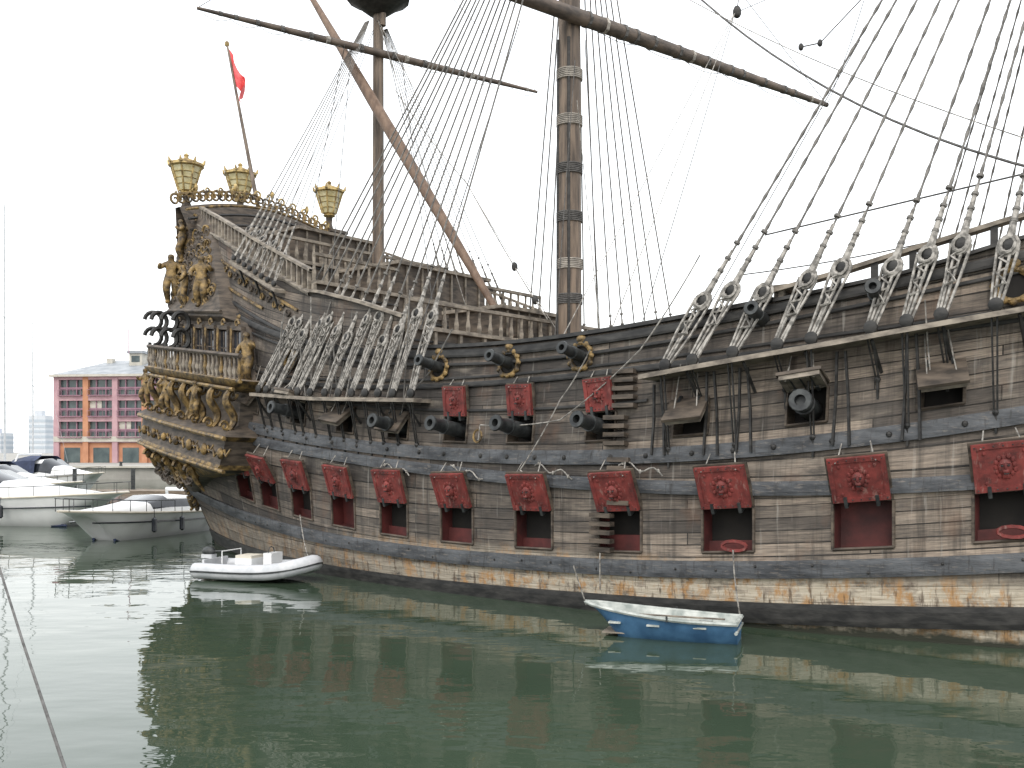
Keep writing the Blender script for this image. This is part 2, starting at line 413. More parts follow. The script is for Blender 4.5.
# ------------------------------------------------------------ port lids
lb=MB()
def lid(a,ft,w,h,ang,m,mask=True):
    p,T,U,N=fr(a,ft(a)+.03,ft.slope(a),.05)
    tw=random.uniform(-.03,.03); T=(T+U*tw).normalized(); U=(U-T*U.dot(T)).normalized()
    d=(U*math.cos(ang)+N*math.sin(ang)).normalized(); nf=(N*math.cos(ang)-U*math.sin(ang)).normalized()
    c=p+d*h/2
    lb.box(c,T*w,nf*.035,d*h/2,m); 
    lb.box(c-nf*.06,T*(w+.04),nf*.03,d*(h/2+.03),2)
    for sx in (-1,1):
        lb.box(c+T*sx*(w-.04)+nf*.04,T*.04,nf*.012,d*(h/2),m)
        lb.box(c+d*sx*(h/2-.04)+nf*.042,T*(w-.08),nf*.012,d*.04,m)
        lb.box(p+T*sx*w*.55-nf*.02,T*.03,nf*.09,d*.1,4)
        q=c+d*h*.42+T*sx*w*.7+nf*.07; e_=p+U*(h*1.25)+T*sx*w*.5+N*.02
        lb.tube([q,q.lerp(e_,.5)-V((0,0,.05)),e_],.013,4,3)
    if mask:
        k=h/.8*.85
        lb.ball(c+nf*.04,.13*k,.1*k,.17*k,m,T,nf,d,8); lb.ball(c+nf*.12-d*.06*k,.06*k,.06*k,.05*k,m,T,nf,d)
        lb.ball(c+nf*.12+d*.02*k,.03*k,.05*k,.09*k,m,T,nf,d,5); lb.ball(c+nf*.05-d*.16*k,.07*k,.05*k,.07*k,m,T,nf,d,5)
        for i in range(13):
            an=i/13*2*math.pi+.2; rr=random.uniform(.85,1.15); lb.ball(c+nf*.035+T*math.cos(an)*.18*k*rr+d*math.sin(an)*.21*k*rr,.05*k,.035*k,.055*k,m,T,nf,d,4)
        for i in (-1,1):
            lb.ball(c+nf*.12+T*i*.055*k+d*.05*k,.022,.015,.016,4,T,nf,d,4); lb.ball(c+nf*.1+T*i*.06*k+d*.09*k,.04*k,.03,.015,m,T,nf,d,4)
        lb.box(c+nf*.155-d*.095*k,T*.04*k,nf*.01,d*.008,4)
        for i in (-1,1):
            for j in (-1,1):
                for q in (.62,.8): lb.ball(c+T*i*(w*q)+d*j*(h/2*q)+nf*.04,.03,.02,.03,m,T,nf,d,4)
    else:
        for i in (-1,0,1): lb.box(c+nf*.045+T*i*w*.5,T*.012,nf*.01,d*h*.45,4)
    for i in range(7):
        for j in (-1,1): lb.ball(c+T*(-w+.05+i*(2*w-.1)/6)+d*j*(h/2-.04)+nf*.055,.014,.014,.014,4,T,nf,d,4)
for i,a in enumerate(lowp): lid(a,P1t,LW*.97,.82,.36+random.uniform(-.09,.11),0)
for i,a in enumerate(midp):
    if i in (4,5,6): lid(a,P2t,MW*.92,.68,.25,0)
    elif i in (8,): lid(a,P2t,MW,.6,1.35,1,False)
    elif i in (7,9,2): lid(a,P2t,MW,.62,2.35,1,False)
    elif i>9 or i in (1,): lid(a,P2t,MW,.6,1.3,1,False)
    else: lid(a,P2t,MW,.55,2.6,1,False)
both(lb).build('gun_port_lids',[M['red'],M['woodl'],M['wood'],M['rope'],M['iron']],ship,smooth=True,ang=35)
# ------------------------------------------------------------ cannons
cb=MB()
def cannon(p,ax,L=1.15,r=.15):
    cb.lathe(p,ax,[(-.4,r*1.25),(L*.45,r*1.1),(L*.45,r*1.22),(L*.5,r*1.22),(L*.5,r*1.05),(L*.84,r*.9),(L*.87,r*1.0),(L*.96,r*1.25),(L,r*1.15),(L,r*.6),(L*.8,r*.55)],14,0)
for i,a in enumerate(midp):
    if i in (1,3,4,5,6,8,11):
        p,T,U,N=fr(a,(P2b(a)+P2t(a))/2,0); cannon(p,(N*1+V((0,0,.04))-T*.05*random.uniform(-1,1)),.9 if i!=8 else .6,.145 if i!=8 else .17)
up=[on_hull(*q) for q in [(440,368),(510,364),(582,357),(763,320),(878,300)]]
for a,z in up:
    p,T,U,N=fr(a,z); cannon(p,N+V((0,0,.08)),.75,.115)
for a,z in up[:3]+[on_hull(1013,286)]+[on_hull(292,360),on_hull(240,330)]:
    p,T,U,N=fr(a,z)
    cb.tube([p+N*.05+(T*math.cos(t)+U*math.sin(t))*.27 for t in np.linspace(0,2*math.pi,17)],.05,5,1)
    for t in np.linspace(0,2*math.pi,13)[:-1]:
        k=random.uniform(.8,1.2); cb.ball(p+N*.07+(T*math.cos(t)+U*math.sin(t))*.29*(.9+.1*k),.07*k,.05,.06*k,1,T,N,U,4)
    cb.ball(p+N*.08+U*.38,.12,.06,.09,1,T,N,U,5)
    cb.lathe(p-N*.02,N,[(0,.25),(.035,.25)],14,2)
both(cb).build('cannons',[M['iron'],M['gold'],M['void']],ship,smooth=True,ang=50)
# ------------------------------------------------------------ channels, chainplates, shrouds
kb=MB(); sb=MB(); random.seed(21)
def channel(a0,a1,fz,w):
    rows=[]
    for a in list(np.arange(a0,a1,.4))+[a1]:
        z=fz(a); rows.append([H(a,z,-.02),H(a,z,w),H(a,z+.09,w),H(a,z+.09,-.02)])
    kb.grid(rows,0,closed=True)
    for r in (rows[0],rows[-1]): kb.add(r,[(0,1,2,3)],0)
    a=a0+.3
    while a<a1:
        z=fz(a); q=H(a,z-.02,w-.1); r=H(a,z-.55); kb.tube([q,r],.035,4,1); a+=1.1
mca0=a_of(418,-.2); mca1=a_of(249,.3)
fca0=-11.2; fca1=a_of(640,-.3)
def MCz(a): return float(np.interp(a,[mca0,9,mca1],[on_hull(400,403,.5)[1],on_hull(320,400,.5)[1],on_hull(250,396,.5)[1]]))
f0=on_hull(640,380,.5); f1=on_hull(830,347,.5); f2=on_hull(1024,313,.5)
def FCz(a): return float(np.interp(a,[-11.5,f2[0],f1[0],f0[0]],[f2[1]+.8,f2[1],f1[1],f0[1]]))
channel(mca0,mca1,MCz,.6); channel(fca0,fca1,FCz,.65)
def shroud(lo,top,dl,hullp,rr=.022,dead=.15,strands=3,tail=True,worm=False):
    d=(top-lo).normalized(); side=d.cross(NI).normalized()
    u=lo+d*dl
    for q in (lo+d*.12,u): sb.lathe(q-NI*.05,NI,[(0,dead*.55),(.02,dead*.85),(.08,dead*.85),(.1,dead*.55)],10,1)
    for k,rad in ((1.05,1.7),(.8,1.3)):
        tw=random.uniform(-.3,.3); s2=(side+NI*tw).normalized()
        sb.tube([u-NI*.06*(1 if k<1 else 0)+(d*math.cos(t)*1.25+s2*math.sin(t))*dead*k for t in np.linspace(0,2*math.pi,11)],rr*rad,5,0)
    sb.tube([u+d*dead,u+d*(dead+.35),u+d*(dead+1.0)],[rr*3,rr*2.2,rr*1.3],6,0)
    for k in (.1,.3,.52,.8,1.15): sb.tube([u+d*(dead+k),u+d*(dead+k+.05)],rr*2.6,6,3)
    if worm:
        Lt=(top-u).length; nn_=int(Lt/.16); pts=[];R=[]
        for i in range(nn_+1):
            t=i/nn_; pts.append(u.lerp(top,t)-V((0,0,.2*t*(1-t)))); R.append(rr*(1.45 if i%3==0 and t<.6 else .85))
        sb.tube(pts,R,4,3)
    else:
        mid=u.lerp(top,.5)-V((0,0,.06)); sb.tube([u+d*dead,mid,top],rr,4,3)
    for s in range(strands):
        o=side*(s-(strands-1)/2)*dead*.8; bow=NI*random.uniform(-.05,.03)+side*random.uniform(-.03,.03)
        p0=lo+d*.12+o*.45; p1=u+o*1.0
        sb.tube([p0,p0.lerp(p1,.5)+bow,p1],rr*1.05,4,0)
    if tail:
        q=u-d*.15; L=[q+side*.1*math.sin(i*1.9)-d*(.09*i)-NI*.05 for i in range(8)]
        sb.tube(L,rr*.9,4,0)
    if hullp is not None:
        T=side*.045
        kb.tube([lo-T,hullp-T*.6],.018,4,1); kb.tube([lo+T,hullp+T*.6],.018,4,1)
        kb.ball(hullp,.06,.05,.06,1,n=4)
        kb.tube([hullp,hullp-V((0,0,.35))+NI*.02],.028,4,1)
mtop=W(5.3,B-.6,20.4)
N1=13
for i in range(N1):
    a=mca0+.25+(mca1-mca0-.5)*i/(N1-1)+random.uniform(-.1,.1); z=MCz(a)
    shroud(H(a,z+.1,.55),mtop+UA*(.08*i-.4),2.0+.35*math.sin(i*1.7)+ random.uniform(-.15,.25),H(a+.1,max(W3(a)+.1,z-1.0),.08),rr=.023,dead=.13,strands=4)
for i in range(22):
    a=random.uniform(mca0+.3,mca1-.2); q=H(a,MCz(a)+.1,random.uniform(.1,.5)); a2=a+random.uniform(-1.2,.8)
    r=H(a2,MCz(a2)+random.uniform(1.3,2.8),random.uniform(-.2,.4)); sb.tube([q,q.lerp(r,.5)+V((0,0,-.2)),r],.017,4,random.choice((0,3,3)))
ftop=W(-8.6,B-.6,19.5)
fl=[664,690,728,770,802,858,892,925,978,1040,1110]
for i,x in enumerate(fl):
    a=a_of(x,-.2); z=FCz(a)
    shroud(H(a,z+.1,.6),ftop+UA*(.6-.1*i),1.55-.03*i+.12*math.sin(i*2.1),H(a+.05,W3(a)+.1,.09) if i%2==0 else H(a,W4(a)-.75,.05),rr=.025,dead=.14,strands=4,worm=True)
zt=17.6
def MZ(a): return TOP(a)-1.0
channel(aS+1.3,aS+4.4,MZ,.4)
for i in range(8):
    a=aS+1.45+i*.4; shroud(H(a,MZ(a)+.1,.38),W(13.2,B-.4,zt)+UA*.03*i,1.1+.1*(i%3),None,.016,.1,3,False)
both(kb).build('channels_and_chainplates',[M['woodl'],M['black']],ship)
both(sb).build('shrouds',[M['rope'],M['black'],M['wood'],M['ropem']],ship,smooth=True)
# ------------------------------------------------------------ masts, yards
mb=MB()
def mast(a,b,z0,z1,r0,r1):
    mb.lathe(W(a,b,z0),V((0,0,1)),[(0,r0),((z1-z0)*.5,r0*.9),(z1-z0,r1)],18,0)
mast(5.3,B,4.5,23,.36,.28); mast(5.6,B,20,34,.2,.1); mast(-8.6,B,5,22,.34,.26); mast(-8.9,B,19.5,32,.18,.09)
mast(13.2,B,6,19.2,.21,.17); mast(13.0,B,17.5,27,.12,.06)
mz=W(5.3,B,0).y
for py in (76,122,170,218,265,300):
    z=HC+(HY-py)/F*mz
    for q in range(6): mb.lathe(W(5.3,B,z-.14+q*.05),V((0,0,1)),[(0,.36),(.012,.382),(.036,.382),(.048,.36)],18,1 if py in(76,122,265) else 2)
for t in (2.2,3.4,4.6): mb.tube([W(5.3,B,5)+V((math.cos(t)*.35,math.sin(t)*.35,0)),W(5.3,B,15)+V((math.cos(t)*.33,math.sin(t)*.33,0))],.05,5,3)
def platform(a,b,z,r,m=3):
    mb.lathe(W(a,b,z),V((0,0,1)),[(-.5,.3),(-.05,r*.85),(0,r),(.12,r*1.02),(.12,r*.9)],16,m)
    for k in range(12):
        t=k/12*2*math.pi; mb.tube([W(a+r*.95*math.cos(t),b+r*.95*math.sin(t),z),W(a+r*.98*math.cos(t),b+r*.98*math.sin(t),z+.7)],.03,4,m)
    mb.tube([W(a+r*math.cos(t),b+r*math.sin(t),z+.7) for t in np.linspace(0,2*math.pi,17)],.05,5,m)
platform(13.2,B,18.4,1.05); platform(5.3,B,20.7,1.5); platform(-8.6,B,19.6,1.4)
def spar(p,q,r,m=0,seg=10):
    n=9; pts=[p.lerp(q,i/(n-1)) for i in range(n)]
    mb.tube(pts,[r*(1-.62*abs(2*i/(n-1)-1)**1.6) for i in range(n)],seg,m)
c=P(571,14,28.1); t=P(827,105,35.7); mainL=c-(t-c)*.95
spar(mainL,t,.22,4)
c2=P(378,52,33.2); t2=P(537,92,37.0); t3=P(197,8,30.0); spar(t3,t2,.13,4)
random.seed(4)
for c_,t_,R in ((c,t,.225),(c2,t2,.12),(c2,t3,.12)):
    d=(t_-c_).normalized(); Ln=(t_-c_).length; s=.6
    while s<Ln-.3:
        rr=R*(1-.62*(s/Ln)**1.6)+.02; p=c_+d*s; mb.tube([p-d*.05,p+d*.05],rr,8,random.choice((2,2,1))); s+=random.uniform(.4,1.3)
    for i in range(6):
        a0=c_.lerp(t_,.08+i*.15); a1=c_.lerp(t_,.08+(i+1)*.15); 
        mb.tube([a0.lerp(a1,q/6)-V((0,0,R*.8+.14*4*(q/6)*(1-q/6))) for q in range(7)],.012,3,2)
la=P(508,330,28.6); lm=P(378,110,32.6); spar(la-(lm-la)*.03,la+(lm-la)*1.75,.2,5)
spar(W(-9.2,B-9,17),W(-8.2,B+9,17),.25,4)
spar(W(-14,B,6.4),W(-27,B,11),.3,0)
mb.build('masts_and_yards',[M['mast'],M['band'],M['roped'],M['black'],M['yard'],M['spar']],ship,smooth=True)
# ------------------------------------------------------------ running rigging
gb=MB()
def rope(p,q,sag=0,r=.014,m=0,n=12):
    gb.tube([p.lerp(q,i/n)-V((0,0,sag*4*(i/n)*(1-i/n))) for i in range(n+1)],r,4,m)
def block(p,s=.12,m=2): gb.ball(p,s*.7,s*.5,s,m,n=5)
rope(P(680,-20,30),P(1060,175,19),.8,.028,1)
rope(P(690,0,27),P(1030,140,18),.2,.012)
rope(P(870,-10,24),P(820,43,25),0,.018,1); rope(P(820,43,25),P(801,47,25),0,.018,1); block(P(801,47,25),.1); block(P(820,43,25),.1)
rope(P(735,12,30),P(505,445,24),0,.014,0); block(P(737,12,30),.2); rope(P(737,12,30),P(745,-60,30),0,.016,1); rope(P(737,12,30),P(860,-40,28),0,.012,1)
rope(P(765,235,21),P(1040,170,17.5),0,.018,1); rope(P(740,275,20.5),P(1040,215,17.2),.1,.013,1)
rope(P(700,322,21),P(860,40,21.5),0,.010,1)
rope(P(640,330,22),P(735,12,30),.1,.012,1)
rope(P(612,328,22),P(735,12,30),0,.014,0)
rope(P(395,90,33),P(468,185,31),.1,.016,0); rope(P(468,185,31),P(548,320,28.6),.1,.02,0)
rope(P(402,60,33),P(436,330,27),.1,.012,1); rope(P(352,40,33),P(330,290,29),.1,.012,1); rope(P(520,20,28),P(420,330,24.5),.05,.014,1)
for k in (.6,.85):
    q=P(468,185,31).lerp(P(548,320,28.6),k)-V((0,0,.4*k*(1-k))); block(q,.14)
rope(P(378,20,33.4),P(470,320,30),0,.012,0); rope(P(378,20,33.4),P(560,335,29),.3,.012,0)
rope(P(378,20,33.4),P(300,225,38),0,.012,1); rope(P(378,20,33.4),P(285,215,38),0,.012,1)
rope(P(345,44,32.5),P(310,225,37),0,.012,1)
rope(P(197,8,30),P(312,-60,33.4),0,.012,1); rope(P(537,92,37),P(400,-60,33.6),0,.012,1)
rope(P(827,105,35.7),P(600,-190,28.6),0,.014,1); rope(P(827,105,35.7),P(870,-20,30),.2,.012,1)
rope(P(600,335,28),P(577,100,28.2),0,.012,0)
rope(P(575,60,28),P(555,335,27),0,.012,1); rope(P(585,40,28.2),P(600,335,29.5),0,.012,1)
for pts in ([(590,350),(560,400),(520,470),(540,478)],[(700,255),(640,350),(560,420),(480,425),(478,440)],[(925,300),(930,370),(938,380)],
            [(600,553),(600,590)],[(733,550),(735,580),(741,620)]):
    L=[]
    for x,y in pts:
        a,z=on_hull(x,y,.25); L.append(H(a,z,.25))
    for i in range(len(L)-1): rope(L[i],L[i+1],.06,.014,0,6)
for x,y in [(466,468),(553,466),(640,463),(395,465)]:
    a,z=on_hull(x,y,.15); L=[H(a+.5-.1*i,z+.07*math.sin(i*1.1+x)-.02*i,.13) for i in range(11)]
    gb.tube(L,.016,5,0)
    for i in range(1,10,4): block(L[i],.045,0)
a,z=on_hull(478,436,.1); p,T,U,N=fr(a,z,0,.12); gb.tube([p+(T*math.cos(t)+U*math.sin(t)*1.2)*.12 for t in np.linspace(0,6.3,12)],.025,5,3)
for x,y in [(735,546),(1014,532)]:
    a,z=on_hull(x,y,.02); p,T,U,N=fr(a,z,0,.06); gb.tube([p+(T*math.cos(t)*.24+U*math.sin(t)*.09) for t in np.linspace(0,6.3,12)],.035,5,4)
gb.build('running_rigging',[M['rope'],M['roped'],M['black'],M['gold'],M['red']],ship,smooth=True)
eb=MB()
for py0,py1,px in ((372,412,627),(418,446,618),(515,556,604),(460,505,622)):
    y=py0
    while y<py1:
        a,z=on_hull(px,y); p,T,U,N=fr(a,z,0,.09); eb.box(p,T*.25,N*.09,U*.045,0); y+=8.5
for x,y0,y1 in ((845,352,445),(915,335,440),(662,385,455),(748,368,452),(715,372,455)):
    a,z0=on_hull(x,y0,.12); _,z1=on_hull(x,y1,.12)
    for s in(-.07,.07): eb.tube([H(a+s,z0,.3),H(a+s*1.5,(z0+z1)/2,.16),H(a+s*2,z1,.12)],.03,4,1)
both(eb).build('boarding_steps',[M['wood'],M['black']],ship)
# ------------------------------------------------------------ quarter gallery
qb=MB()
LV=[(2.2,18.72,.03,17.6,0),(3.0,19.4,.35,15.5,1),(3.45,20.1,.9,13.2,0),(3.6,20.35,1.05,12.7,1),(3.75,20.3,1.0,12.6,0),(4.45,20.3,1.0,12.4,1),
(4.6,20.45,1.15,12.2,0),(4.75,20.2,.95,12.3,0),(4.85,19.6,.45,12.7,0),(5.85,19.8,.5,12.6,1),(6.05,20.25,1.05,12.1,1),(6.22,20.4,1.15,12.0,2),
(6.24,19.5,.35,12.5,0),(7.9,19.4,.4,13.4,0),(8.05,19.8,.6,14.2,0),(8.3,19.8,.62,14.4,0),(8.6,19.6,.5,14.8,0),(9.6,19.75,.4,15.6,0),(10.6,19.6,.2,16.6,0),(11.6,19.6,.06,17.7,0)]
def dz(a): return -.12*(20.3-a)
def galb(a,z,p): return bh(a,z)-p
rows=[]
for (z,ae,p,a0,m) in LV:
    r=[]; r.append((a0,bh(a0,z)+.12))
    A=np.linspace(a0+.35,ae-.55,12)
    for a in A: r.append((a,galb(a,z,p)))
    bl=galb(ae-.5,z,p); r+= [(ae-.2,bl+.12),(ae-.03,bl+.42)]
    for k in range(1,8): r.append((ae+.25*math.sin(math.pi*k/14),bl+.42+(B-bl-.42)*k/7))
    pts=[W(a,b,z+dz(a)) for a,b in r]; pts+= [mirror(q) for q in pts[:-1]][::-1]
    rows.append(pts)
qb.grid(rows,0,mf=lambda i,j:(0,3,2)[LV[i][4]] if LV[i][4]!=1 else 1)
def gp(a,z,p,extra=0): return W(a,galb(a,z,p)-extra,z+dz(a))
def outer(t,z,p,ae,a0=12.6,corner=True):
    Ls=ae-.4-a0; Lt=2*0.5+1.6; L=Ls+Lt; s=t*L
    if s<Ls:
        a=a0+s; return W(a,galb(a,z,p),z+dz(a)),-NI
    s-=Ls; bl=galb(ae-.5,z,p); return W(ae,bl+.4+s,z),UA
for k in range(38):
    q,o=outer(k/37,6.22,1.05,20.3,12.2); qb.lathe(q,V((0,0,1)),[(0,.06),(.1,.035),(.25,.08),(.42,.04),(.6,.04),(.66,.06)],7,1 if k%4==0 else 5)
top=[outer(k/30,6.22,1.07,20.32,12.1)[0]+V((0,0,.7)) for k in range(31)]
qb.tube(top,.07,6,0,1.2); qb.tube([q-V((0,0,.72)) for q in top],.06,6,1)
for z,p,r,m in ((3.62,1.1,.06,1),(4.55,1.18,.07,1),(4.1,1.05,.03,0),(5.95,1.05,.06,1),(8.2,.66,.06,0),(3.05,.45,.07,1)):
    ae=20.4 if p>1 else (19.9 if p>.5 else 19.5); a0=12.5 if z<8 else 14.6
    if z<3.2: a0=15.6
    qb.tube([outer(k/30,z,p,ae,a0)[0] for k in range(31)],r,6,m)
def scroll(c,X,Y,r,turns=1.4,rad=.05,m=1,flip=1,mbx=None):
    n=16; pts=[];R=[]
    for i in range(n):
        t=i/(n-1); an=turns*2*math.pi*t*flip; rr=r*(1-.8*t); pts.append(c+X*rr*math.cos(an)+Y*rr*math.sin(an)); R.append(rad*(1-.4*t))
    (mbx or qb).tube(pts,R,5,m)
Z=V((0,0,1)); random.seed(12)
for k in range(10):
    t=k/9; q0,o=outer(t,4.75,.95,20.2,12.8); q1,_=outer(t,5.95,1.0,20.2,12.8)
    pts=[]
    for i in range(13):
        s=i/12; base=q0.lerp(q1,s); pts.append(base+o*(.16*math.sin(s*2*math.pi+math.pi)-.05))
    qb.tube(pts,[.07+.05*math.sin(math.pi*i/12) for i in range(13)],6,1)
    qb.tube([q+o*.06 for q in pts],[.025]*13,4,6)
    scroll(q0+o*.08+Z*.12,o,Z,.17,1.2,.05); scroll(q1-o*.05-Z*.15,-o,-Z,.2,1.2,.05)
    q,_=outer(t,4.1,1.05,20.35,12.8); S=o.cross(Z); w_=random.uniform(.8,1.2)
    qb.ball(q+o*.05,.12*w_,.1,.17*w_,1,S,o,Z)
    for s in (-1,1): qb.tube([q+S*s*.12+Z*.1,q+S*s*.28-Z*.08*w_+o*.06,q+S*s*.42+Z*.12],.035,5,1)
    if k>1:
        q,_=outer(t,3.4,.9,20.0,13.2); scroll(q-Z*.1,o,Z,.2*w_,1.3,.06); qb.tube([q,q-Z*.45-o*.25,q-Z*.75-o*.5],[.1,.08,.03],6,1)
for k,(a,p) in enumerate(((20.2,1.0),(19.4,1.0),(18.4,.95),(17.2,.95))):
    q=gp(a-.1,6.95,p); o=(-NI+UA*(.8 if k==0 else .1)).normalized()
    for hgt,rr in ((0,.34),(.55,.3)):
        pts=[q+Z*hgt+o*(-.1-.28*math.cos(t))+Z*(.3+.3*math.sin(t)) for t in np.linspace(-1.5,3.0,12)]
        qb.tube(pts,[.075]*12,6,3)
    qb.tube([q-Z*.7,q-Z*.2+o*.03,q+Z*.1],.06,6,3)
for k in range(6):
    a=13.6+k*.95; q=gp(a,7.1,.36); T=(gp(a-.3,7.1,.36)-q).normalized(); N=T.cross(Z); N=N if N.dot(NI)<0 else -N
    qb.box(q+N*.03,T*.25,N*.03,Z*.5,4)
    for s in(-1,1):
        qb.box(q+N*.05+T*s*.32,T*.05,N*.06,Z*.6,0)
        if s<0: qb.tube([q+N*.12+T*s*.32-Z*.6,q+N*.15+T*s*.32,q+N*.12+T*s*.32+Z*.6],[.05,.03,.06],5,1)
    qb.box(q+N*.06+Z*.62,T*.36,N*.08,Z*.06,0); scroll(q+N*.1+Z*.75,T,Z,.15,1,.04)
    qb.box(q+N*.07,T*.02,N*.01,Z*.5,0); qb.box(q+N*.07,T*.25,N*.01,Z*.02,0)
random.seed(3)
for k in range(26):
    z=8.3+k*.13; a=19.3+.15*math.sin(k); q=gp(a,z,.45-.015*k)
    scroll(q,UA,Z,.16+.08*random.random(),1.3,.06,1,random.choice((-1,1))); qb.ball(q-NI*.05+UA*random.uniform(-.1,.25),.14,.12,.17,random.choice((1,0,0)))
def pp_(z): return float(np.interp(z,[8.3,8.6,9.6,10.6,11.6],[.62,.5,.4,.2,.06]))
for k in range(140):
    z=random.uniform(8.5,11.0); lo=float(np.interp(z,[8.5,11.5],[15.2,18])); a=random.uniform(lo,19.5); q=gp(a,z,pp_(z)+.03)
    scroll(q,UA,Z,random.uniform(.08,.2),1.2,random.uniform(.03,.05),random.choice((1,1,0,0)),random.choice((-1,1)))
for k in range(70):
    t=random.uniform(.25,1); q,o=outer(t,random.uniform(2.6,3.4),.75,19.8,13.6)
    scroll(q-o*.1,o.cross(Z),Z,random.uniform(.1,.2),1.2,.05,random.choice((1,0,0)),random.choice((-1,1)))
for k in range(24):
    u=k/23; a=18.75; z=1.3+u*1.9; q=W(a,bh(a-.2,z)-.05,z); scroll(q,UA,Z,.15,1.1,.06,1 if k%2 else 0,random.choice((-1,1)))
for i in range(27):
    u=-1+2*i/26; q=W(19.6,B+u*3.6,11.9+.8*math.cos(u*1.35)-.05); scroll(q,NI,Z,.24,1.4,.055,1,1 if u<0 else -1)
    if i%2: scroll(q-NI*.1+Z*.22,-NI,Z,.15,1.2,.045,6,-1 if u<0 else 1)
    if i%6==3: qb.ball(q+Z*.35,.08,.08,.16,6)
for i in range(22):
    a=aS+1+i*.4
    if a<AEND-.2: 
        p,T,U,N=fr(a,TOP(a)-1.45); scroll(p+N*.05,T,U,.13,1.2,.035,1 if i%3 else 0,1 if i%2 else -1)
qb.build('quarter_gallery',[M['wood'],M['gold'],M['deck'],M['black'],M['dark'],M['woodl'],M['goldb']],ship,smooth=True,ang=45)
nb=MB()
def lantern(o,k=1.0,post=1.0):
    nb.lathe(o-Z*post,Z,[(0,.16),(post*.7,.12),(post*.75,.2),(post*.9,.12),(post,.14)],8,2)
    nb.lathe(o,Z,[(0,.1*k),(.08*k,.26*k),(.14*k,.2*k),(.18*k,.27*k),(.98*k,.52*k),(1.02*k,.62*k),(1.12*k,.6*k),(1.14*k,.4*k),(1.24*k,.3*k),(1.3*k,.1*k),(1.36*k,.07*k),(1.42*k,.1*k),(1.5*k,.01)],8,0,
      mats=[0,0,0,1,0,0,0,0,0,0,0,0])
    ax=Z; x=ax.cross(V((1,0,0))).normalized(); y=ax.cross(x)
    for i in range(8):
        t=i/8*2*math.pi; d=x*math.cos(t)+y*math.sin(t)
        nb.tube([o+Z*.18*k+d*.28*k,o+Z*.98*k+d*.53*k],.035*k,5,0)
        nb.tube([o+Z*1.08*k+d*.6*k,o+Z*1.25*k+d*.66*k],[.07*k,.02],5,0)
    for h in (.38,.58,.78):
        r=(.27+(h-.18)/.8*.25)*k+.012; nb.tube([o+Z*h*k+(x*math.cos(t)+y*math.sin(t))*r for t in np.linspace(0,2*math.pi,9)],.016,4,0)
lantern(W(20.0,3.4,12.35),1.02,1.6); lantern(W(21.4,B+.4,12.95),1.05,1.8); lantern(W(20.0,10.0,12.75),1.02,2.3)
nb.box(W(19.8,10.0,11.4),UA*.35,NI*.35,Z*.7,2); nb.box(W(19.8,10.0,12.12),UA*.45,NI*.45,Z*.06,2)
nb.build('stern_lanterns',[M['goldb'],M['glassy'],M['wood']],ship)
def figure(name):
    me=bpy.data.meshes.new(name)
    vs=[(0,0,.95),(0,.03,1.2),(0,.02,1.42),(0,-.02,1.55),(0,-.05,1.68),(0,-.03,1.8),
        (.2,0,1.42),(.38,-.12,1.25),(.3,-.3,1.42),(-.2,0,1.42),(-.34,-.05,1.25),(-.24,-.22,1.05),
        (.1,0,.9),(.14,-.2,.55),(.1,0,.1),(.12,-.16,.02),(-.1,0,.9),(-.15,-.05,.5),(-.12,.08,.1),(-.13,-.08,.02)]
    es=[(0,1),(1,2),(2,3),(3,4),(4,5),(2,6),(6,7),(7,8),(2,9),(9,10),(10,11),(0,12),(12,13),(13,14),(14,15),(0,16),(16,17),(17,18),(18,19)]
    rs=[.2,.16,.2,.08,.13,.1,.1,.08,.06,.1,.08,.06,.16,.14,.09,.07,.16,.14,.09,.07]
    me.from_pydata(vs,es,[]); ob=bpy.data.objects.new(name,me); scene.collection.objects.link(ob)
    ob.modifiers.new('s','SKIN')
    for i,r in enumerate(rs): me.skin_vertices[0].data[i].radius=(r,r)
    me.skin_vertices[0].data[0].use_root=True
    ob.modifiers.new('u','SUBSURF').levels=1
    dg=bpy.context.evaluated_depsgraph_get(); dg.update()
    m2=bpy.data.meshes.new_from_object(ob.evaluated_get(dg)); bpy.data.objects.remove(ob); return m2
fm=figure('carved_figure'); fm.materials.clear(); fm.materials.append(M['gold']); fm.polygons.foreach_set('use_smooth',[True]*len(fm.polygons))
fig=[(19.4,8.45,.58,.95,.9),(19.3,9.9,.36,.85,-.5),(18.0,8.3,.55,.8,-.5),(16.4,8.35,.55,.9,.6),(20.1,4.85,.9,.72,0),(18.9,2.3,.35,.8,.2),(17.6,4.85,.95,.66,0),(15.0,4.85,.95,.66,.3),(18.8,1.4,.15,.7,.4),(13.0,6.0,.3,.9,.1)]
for i,(a,z,p,s,r) in enumerate(fig):
    o=bpy.data.objects.new('carved_figure_%d'%(i+1),fm); scene.collection.objects.link(o)
    q=gp(a,z,p,.0); ang=math.atan2(-NI.y,-NI.x)+math.pi/2+r
    mw=Matrix.Translation(q)@Matrix.Rotation(ang,4,'Z')@Matrix.Scale(s,4)@Matrix.Diagonal((1.15 if i%2 else -1.1,1,1,1))
    o.parent=ship; o.matrix_parent_inverse=ship.matrix_world.inverted(); o.matrix_basis=mw
ub=MB(); ub.box(W(19.1,B,1.0),UA*.45,NI*.12,Z*1.9,0); ub.box(W(18.8,B,1.0),UA*.2,NI*.18,Z*2.2,0)
rows=[[W(AEND,b,z) for b in np.linspace(bh(AEND,z),2*B-bh(AEND,z),5)] for z in np.linspace(-.9,11.2,12)]
ub.grid(rows,1); ub.build('rudder_and_transom',[M['wood'],M['wood']],ship)
xb=MB(); f0_=P(264,238,37.4); f1_=P(227,44,39.3); xb.tube([f0_,f0_.lerp(f1_,.5),f1_],[.09,.07,.04],7,0); xb.ball(f1_,.1,.1,.12,2)
rows=[]
